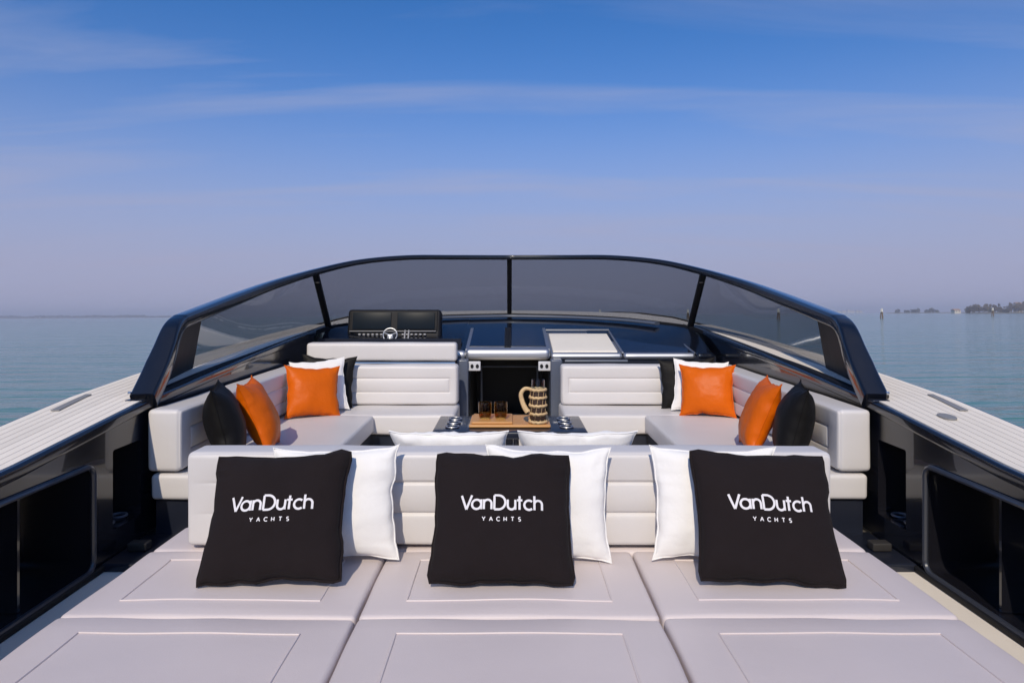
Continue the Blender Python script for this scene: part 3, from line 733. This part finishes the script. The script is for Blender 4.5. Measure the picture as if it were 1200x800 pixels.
def lettering(pl, width, zc):
    V = []; F = []; tot = sum(BIG[c][1] for c in 'VanDutch'); sc = width / tot; x = -width / 2; k = 0
    for c in 'VanDutch':
        st_, adv = BIG[c]
        for p in st_:
            ribbon([(x + a * sc, zc + b_ * sc) for a, b_ in p], .078 * sc, 0, V, F, pl.front, .0022 + .0006 * (k % 3)); k += 1
        x += adv * sc
    s2 = sc * .26; step = width * .088; x = -step * 2.5
    for c in 'YACHTS':
        for p in SML[c]:
            ribbon([(x + (a - .4) * s2, zc - sc * .78 + b_ * s2) for a, b_ in p], .12 * s2, 0, V, F, pl.front, .0022 + .0006 * (k % 3)); k += 1
        x += step
    return V, F
def pillow(name, label, material, w, h, t, seed, pos, yaw=0, lean=20, roll=0, group=None, piping=True, letters=False, pinch=.085, wr=.006):
    pl = Pillow(w, h, t, seed, pinch, wr, rc=.010 if letters else (-.012 if 'satin' in material else -.006), q=.42 if letters else (.52 if 'satin' in material else .48))
    o = obj(name, *pl.mesh(), material)
    tag(o, label, 'pillow', group)
    if piping: obj('piping', *tube(pl.outline(), .0055 if letters else .0035, 6, True, (0, 1, 0)), material, o, rel=False)
    if letters: obj('lettering', *lettering(pl, w * .56, h * .512), 'thread', o, smooth=False, rel=False)
    place(o, *pos, yaw, lean, roll)
    return o
ZP = Hz(HP) + .012
g = 'black lettered cushions on the sun pad'
pillow('scatter_cushion', 'black VanDutch lettered cushion with white one at its right, on the helm side mattress', 'black_cotton', .475, .435, .15, 1, (-.768, 2.175, ZP), 0, 30, -2.2, g, letters=True, wr=.015, pinch=.10)
pillow('scatter_cushion', 'black VanDutch lettered cushion standing on the middle sun mattress', 'black_cotton', .475, .435, .15, 2, (-.027, 2.175, ZP), 0, 31, .6, g, letters=True, wr=.014, pinch=.07)
pillow('scatter_cushion', 'black VanDutch lettered cushion with white one at its left, on the hatch side mattress', 'black_cotton', .475, .435, .15, 3, (.842, 2.175, ZP), 0, 29, 2.4, g, letters=True, wr=.016, pinch=.085)
g = 'white cushions tucked behind the lettered ones'
pillow('scatter_cushion', 'white cotton cushion behind the lettered cushion on the helm side mattress', 'white_cotton', .44, .382, .115, 11, (-.615, 2.395, ZP), 2, 11, -1, g, wr=.014)
pillow('scatter_cushion', 'white cotton cushion behind the lettered cushion on the middle mattress', 'white_cotton', .44, .382, .115, 12, (.132, 2.395, ZP), -1, 11, 1, g, wr=.014)
pillow('scatter_cushion', 'white cotton cushion behind the lettered cushion on the hatch side mattress', 'white_cotton', .44, .382, .115, 13, (.728, 2.395, ZP), -2, 11, .5, g, wr=.014)
g = 'white cushions leaning on the bench behind the sun pad backrest'
pillow('scatter_cushion', 'white cushion on the forward bench, showing over the backrest on the helm side', 'white_cotton', .47, .425, .12, 21, (-.245, 3.02, Hz(.90)), 180, 38, 0, g, wr=.014)
pillow('scatter_cushion', 'white cushion on the forward bench, showing over the backrest on the hatch side', 'white_cotton', .47, .425, .12, 22, (.275, 3.02, Hz(.90)), 180, 38, 0, g, wr=.014)
ZS = Hz(HS) + .004
pillow('scatter_cushion', 'orange satin cushion in the sofa corner by the helm bench', 'orange_satin', .385, .37, .15, 31, (-1.425, 4.96, ZS), 30, 20, 4, 'orange cushions on the sofas', wr=.009)
pillow('scatter_cushion', 'orange satin cushion in the sofa corner near the cream hatch pad', 'orange_satin', .385, .37, .15, 32, (1.45, 5.0, ZS), -18, 18, -1, 'orange cushions on the sofas', wr=.009)
pillow('scatter_cushion', 'white cushion behind the orange one in the helm side corner', 'white_cotton', .40, .395, .10, 33, (-1.42, 5.17, ZS), 20, 14, -4, 'white cushions in the sofa corners')
pillow('scatter_cushion', 'white cushion behind the orange one in the hatch side corner', 'white_cotton', .40, .385, .10, 34, (1.44, 5.18, ZS), -10, 12, 3, 'white cushions in the sofa corners')
pillow('scatter_cushion', 'black cushion at the back of the helm side sofa corner', 'black_satin', .40, .40, .09, 35, (-1.43, 5.32, ZS), 8, 10, 3, 'black cushions in the sofa corners')
pillow('scatter_cushion', 'black cushion at the back of the hatch side sofa corner', 'black_satin', .42, .38, .09, 36, (1.40, 5.32, ZS), -4, 9, -2, 'black cushions in the sofa corners')
pillow('scatter_cushion', 'black satin cushion leaning on the end of the helm side sofa', 'black_satin', .38, .42, .19, 41, (-1.46, 3.64, ZS), 108, 14, 0, 'black cushions at the sofa ends', wr=.010)
pillow('scatter_cushion', 'black satin cushion leaning on the end of the hatch side sofa', 'black_satin', .38, .42, .19, 42, (1.46, 3.64, ZS), -108, 14, 0, 'black cushions at the sofa ends', wr=.010)
pillow('scatter_cushion', 'orange satin cushion beside the black one at the helm side sofa end', 'orange_satin', .38, .42, .17, 43, (-1.37, 3.97, ZS), 100, 22, 0, 'orange cushions at the sofa ends', wr=.012)
pillow('scatter_cushion', 'orange satin cushion beside the black one at the hatch side sofa end', 'orange_satin', .38, .42, .17, 44, (1.37, 3.97, ZS), -100, 22, 0, 'orange cushions at the sofa ends', wr=.012)

# ------------------------------------------------------------------ table and what stands on it
HTB = .84; zt = Hz(HTB)
tb = thing('cocktail_table', 'low navy cocktail table with cup holders between the sofas', 'table', (0, 4.37, Hz(1.25)))
top = obj('table_top', *rbox(-.47, .475, 4.10, 4.64, zt - .045, zt, .012, (6, 4, 2)), 'navy_satin', tb)
obj('pedestal', *lathe((0, 4.37, Hz(1.25)), [(.22, 0), (.22, .02), (.07, .04), (.06, .36)], 20), 'chrome', tb)
for s in (-1, 1):
    for y in (4.24, 4.37, 4.50):
        c = Vector((s * .355, y, zt + .002))
        obj('cup_holder', *lathe(c, [(.0, .001), (.030, .001), (.033, .006), (.042, .006), (.045, 0)], 18), 'black_gloss', top)
        ringp = [c + Vector((.042 * math.cos(a * .3927), .042 * math.sin(a * .3927), .005)) for a in range(16)]
        obj('cup_rim', *tube(ringp, .0035, 6, True), 'silver', top)
try_ = thing('serving_tray', 'long bamboo serving tray on the cocktail table', 'tray', (0, 4.37, zt))
obj('board', *rbox(-.25, .255, 4.20, 4.56, zt + .003, zt + .022, .009, (6, 6, 2)), 'bamboo', try_)
bd = tag(obj('cutting_board', *rbox(-.235, .02, 4.225, 4.52, zt + .0225, zt + .036, .006, (4, 4, 2)), 'bamboo'), 'small bamboo board carrying the amber tumblers on the tray', 'board')
for x in (-.155, -.055):
    c = Vector((x, 4.34, zt + .036))
    gl = thing('tumbler', 'amber glass tumbler on the small bamboo board', 'glass', c, 'pair of amber tumblers')
    obj('glass', *lathe(c, [(0, .001), (.030, .001), (.038, .012), (.043, .05), (.043, .105), (.040, .105), (.040, .05), (.035, .014), (0, .010)], 24), 'amber_glass', gl)
    obj('drink', *lathe(c, [(0, .0115), (.033, .0145), (.0375, .036), (0, .036)], 20), 'amber_glass', gl)
jc = Vector((.178, 4.26, zt + .0225))
jg = thing('wicker_jug', 'tall glass jug wrapped in cream and brown wicker on the tray', 'jug', jc)
obj('glass', *lathe(jc, [(0, .012), (.039, .012), (.043, .03), (.041, .27), (.0385, .27), (.040, .04), (0, .022)], 24), 'clear_glass', jg)
obj('weave', *lathe(jc, [(.0435, .018), (.051, .03), (.0485, .10), (.0475, .15), (.046, .212), (.0435, .212)], 24), 'wicker_dark', jg)
for z in (.012, .062, .112, .162, .21):
    rr = .0525 - z * .02
    ringp = [jc + Vector((rr * math.cos(a * .2618), rr * math.sin(a * .2618), z + .003 * math.sin(a * 3))) for a in range(24)]
    obj('wicker_band', *tube(ringp, .0095, 6, True), 'wicker', jg)
for k in range(9):
    a = k * .698; cpt = lambda z: jc + Vector((.0495 * math.cos(a + z * 3), .0495 * math.sin(a + z * 3), z))
    obj('wicker_stake', *tube([cpt(.02), cpt(.09), cpt(.15), cpt(.208)], .0012, 5), 'wicker', jg)
hp = smooth_path([jc + Vector(p) for p in ((-.045, -.01, .213), (-.082, -.012, .216), (-.106, -.014, .185), (-.099, -.018, .14), (-.082, -.03, .10), (-.064, -.035, .075))], 5)
obj('handle', *sweep(hp, lambda i, f: circle(.010 + .008 * f, 8), (0, 1, 0)), 'wicker', jg)

# ------------------------------------------------------------------ the boat sits trimmed by the stern on the level sea
for o in list(S.objects):
    if o.parent is None and o not in SEA_OBJECTS:
        o.matrix_basis = BOAT_TILT @ o.matrix_basis

# ------------------------------------------------------------------ far side of the lagoon
def az(u, D):                                 # ground position in the direction of photograph column u, D metres out
    return Vector(((u - 597) / 800 * D, D, 0))
def marker(u, D, h, lab, pale):
    p = az(u, D); t_ = thing('channel_marker', lab, 'post', p, 'wooden channel markers in the lagoon')
    for k in range(3):
        a = k * 2.094 + .4; q0 = p + Vector((.55 * math.cos(a), .55 * math.sin(a), -.6)); q1 = p + Vector((.14 * math.cos(a), .14 * math.sin(a), h * (.92 + .08 * k / 2)))
        c = sweep([q0, lerp(q0, q1, .5), q1], lambda i, f: circle(.22 - .05 * f, 8), (1, 0, 0))
        obj('pile', *c, 'post_wood', t_)
        q2 = lerp(q0, q1, .72)
        obj('cap', *sweep([q2, q1 + Vector((0, 0, .02))], lambda i, f: circle(.245 - .02 * f, 8), (1, 0, 0)), 'post_white', t_)
    obj('band', *tube([p + Vector((.42 * math.cos(a * .5236), .42 * math.sin(a * .5236), h * .6)) for a in range(12)], .08, 6, True), 'post_wood', t_)
marker(520, 290, 4.2, 'wooden channel marker seen through the windscreen beside the helm console', 0)
marker(703, 300, 4.4, 'wooden channel marker seen through the windscreen above the cream hatch pad', 0)
marker(806, 280, 4.0, 'wooden channel marker seen through the glass right beside the slanted mullion', 0)
marker(912, 235, 3.8, 'wooden channel marker seen through the hatch side pane, its reflection below', 0)
marker(1033, 255, 3.7, 'pale wooden channel marker on open water outside the windscreen', 1)
marker(1163, 335, 4.2, 'channel marker on open water in front of the wooded shore', 1)

def crown_mesh(seed, n=520, tall=1.0):
    rnd = random.Random(seed); V = []; F = []
    lobes = [(Vector((rnd.uniform(-.45, .45), rnd.uniform(-.45, .45), rnd.uniform(.12, .95) * tall)), rnd.uniform(.20, .38)) for _ in range(11)]
    for _ in range(n):
        c, r = rnd.choice(lobes); d = Vector((rnd.gauss(0, 1), rnd.gauss(0, 1), rnd.gauss(0, .9))).normalized()
        p = c + d * r * rnd.uniform(.55, 1.0); a = Vector((rnd.gauss(0, 1), rnd.gauss(0, 1), rnd.gauss(0, 1))).normalized(); b_ = a.orthogonal().normalized(); z = rnd.uniform(.05, .11)
        o = len(V); V += [p + a * z, p + b_ * z, p - a * z, p - b_ * z]; F.append((o, o + 1, o + 2, o + 3))
    return V, F
protos = []
for k in range(4):
    t_ = thing('tree', 'tree', 'tree', (0, 0, 0))
    obj('trunk', *merge(sweep([Vector((0, 0, -.05)), Vector((.02, 0, .35)), Vector((.03, .02, .8))], lambda i, f: circle(.05 * (1 - .7 * f), 7), (0, 1, 0)),
        sweep([Vector((.02, 0, .35)), Vector((.25, .1, .7))], lambda i, f: circle(.025 * (1 - .6 * f), 6), (0, 1, 0)), sweep([Vector((.02, 0, .4)), Vector((-.25, -.1, .75))], lambda i, f: circle(.025 * (1 - .6 * f), 6), (0, 1, 0))), 'bark', t_)
    obj('crown', *crown_mesh(k + 5, tall=(1, 1.15, .8, 1.35)[k]), 'leaf' if k % 2 == 0 else 'leaf_pale', t_, smooth=False)
    protos.append(t_)
used = set()
def tree(k, p, h, wd, lab, grp):
    src = protos[k]
    if k in used:
        o = src.copy(); COL.objects.link(o)
        for ch in src.children:
            c = ch.copy(); COL.objects.link(c); c.parent = o
    else:
        o = src; used.add(k)
    o.location = p; o.scale = (wd, wd, h); o.rotation_euler = (0, 0, random.uniform(0, 6.28)); tag(o, lab, 'tree', grp)
rnd = random.Random(12)
def land(name, u0, u1, D, depth, hgt, lab):
    V = []; F = []; n = 60
    for i in range(n + 1):
        u = u0 + (u1 - u0) * i / n; e = min(1, min(i, n - i) / 6)
        for k, (dd_, z) in enumerate(((0, -.4), (12, hgt * .6), (40, hgt), (depth, hgt), (depth + 20, -.4))):
            p = az(u, D + dd_ + 14 * noise.noise(Vector((i * .3, k, 1)))); p.z = z * (e if z > 0 else 1); V.append(p)
    for i in range(n):
        for k in range(4): F.append((i * 5 + k, i * 5 + k + 1, i * 5 + 6 + k, i * 5 + 5 + k))
    o = obj(name, V, F, 'marsh'); o['kind'] = 'structure'; o['label'] = lab
land('island', 1125, 1420, 900, 160, 1.6, 'low wooded island shore across the lagoon')
land('sandbank', 1036, 1145, 1500, 120, 1.6, 'low far islet with scattered trees')
land('far_shore', -260, 215, 3000, 300, 2.0, 'far low shore along the horizon')
x = 1133.0
while x < 1300:
    hh = rnd.uniform(6, 9.5) + (6 if x > 1183 else 0) * rnd.random()
    if 1172 < x < 1186: hh *= .8
    tree(rnd.choice((0, 1, 2, 3)), az(x, 920 + rnd.uniform(0, 70)) + Vector((0, 0, 1.2)), hh, rnd.uniform(5.0, 8.5), 'hazy tree in the wood along the island shore', 'trees on the island shore')
    x += rnd.uniform(2.4, 5.0)
x = 1050.0
while x < 1102:
    if not 1066 < x < 1068:
        tree(rnd.choice((0, 2)), az(x, 1540 + rnd.uniform(0, 40)) + Vector((0, 0, 1.2)), rnd.uniform(6, 9), rnd.uniform(5, 8), 'low hazy tree on the far islet beyond the channel marker', 'trees on the far islet')
    x += rnd.choice((2.2, 2.8, 3.4, 9.0))
def house(u, D, wdt, h, lab, tower=False):
    p = az(u, D) + Vector((0, 0, 1.0)); t_ = thing('house', lab, 'building', p)
    obj('wall', *box(p.x - wdt / 2, p.x + wdt / 2, p.y, p.y + 9, p.z - 1, p.z + h), 'render_wall', t_, smooth=False)
    obj('roof', *prism([Vector((p.x - wdt / 2 - .5, p.y - .5, p.z + h + .01)), Vector((p.x - wdt / 2 - .5, p.y + 9.5, p.z + h + .01)), Vector((p.x - wdt / 2 - .5, p.y + 4.5, p.z + h + 2.4))], (wdt + 1, 0, 0)), 'roof_tile', t_, smooth=False)
    n = max(2, int(wdt / 3.5))
    for i in range(n):
        for z in ([1.2] if h < 5 else [1.2, 4.2]):
            xx = p.x - wdt / 2 + wdt * (i + .5) / n
            obj('window', *box(xx - .5, xx + .5, p.y - .06, p.y + .05, p.z + z, p.z + z + 1.5), 'dark_glass', t_, smooth=False)
house(1122, 1010, 9, 3.4, 'long pale house at the open end of the wooded island')
house(1195, 1040, 8, 13, 'pale tower house rising above the island trees')
# far town as single pale blocks on the horizon
xs = 972.0; i = 0
V = []; F = []
while xs < 1012:
    wdt = rnd.uniform(10, 26); hgt = rnd.uniform(6, 15); p = az(xs, 3800)
    t_ = thing('far_building', 'tiny pale building in the hazy far town on the horizon', 'building', p, 'buildings of the far town')
    obj('wall', *box(p.x - wdt / 2, p.x + wdt / 2, p.y, p.y + 15, -.5, hgt), 'render_wall', t_, smooth=False)
    obj('roof', *prism([Vector((p.x - wdt / 2 - .6, p.y - .6, hgt + .01)), Vector((p.x - wdt / 2 - .6, p.y + 15.6, hgt + .01)), Vector((p.x - wdt / 2 - .6, p.y + 7.5, hgt + 3))], (wdt + 1.2, 0, 0)), 'roof_tile', t_, smooth=False)
    xs += (wdt + rnd.uniform(4, 14)) * 800 / 3800
# far wood on the left shore: one hazy mass
V = []; F = []
for k in range(2600):
    u = rnd.uniform(-230, 203); p = az(u, 3040 + rnd.uniform(0, 90)); top_ = 9 + 5 * noise.noise(Vector((u * .05, 0, 0))) - (5 if u > 170 else 0)
    c = p + Vector((0, 0, 1.5 + rnd.random() * max(2, top_))); a = Vector((rnd.gauss(0, 1), .3 * rnd.gauss(0, 1), rnd.gauss(0, .8))).normalized(); b_ = a.orthogonal().normalized(); z = rnd.uniform(2, 4.5)
    o = len(V); V += [c + a * z, c + b_ * z, c - a * z, c - b_ * z]; F.append((o, o + 1, o + 2, o + 3))
fw = obj('far_wood', V, F, 'far_wood', smooth=False); fw['kind'] = 'stuff'; fw['label'] = 'hazy dark wood along the far shore'; fw['category'] = 'wood'

# ------------------------------------------------------------------ haze
V, F = box(-8300, 8300, -8300, 8300, -3.0, 45)
hzm = bpy.data.materials.new('haze'); hzm.use_nodes = True; t = hzm.node_tree; t.nodes.clear()
o_ = N(t, 'ShaderNodeOutputMaterial'); pvn = N(t, 'ShaderNodeVolumePrincipled')
pvn.inputs['Color'].default_value = (0.78, 0.84, 1.0, 1); pvn.inputs['Density'].default_value = 0.00036
t.links.new(pvn.outputs[0], o_.inputs['Volume']); M['haze'] = hzm
hb = obj('haze', V, F, 'haze', smooth=False); hb['kind'] = 'stuff'; hb['label'] = 'thin spring haze over the lagoon'; hb['category'] = 'haze'
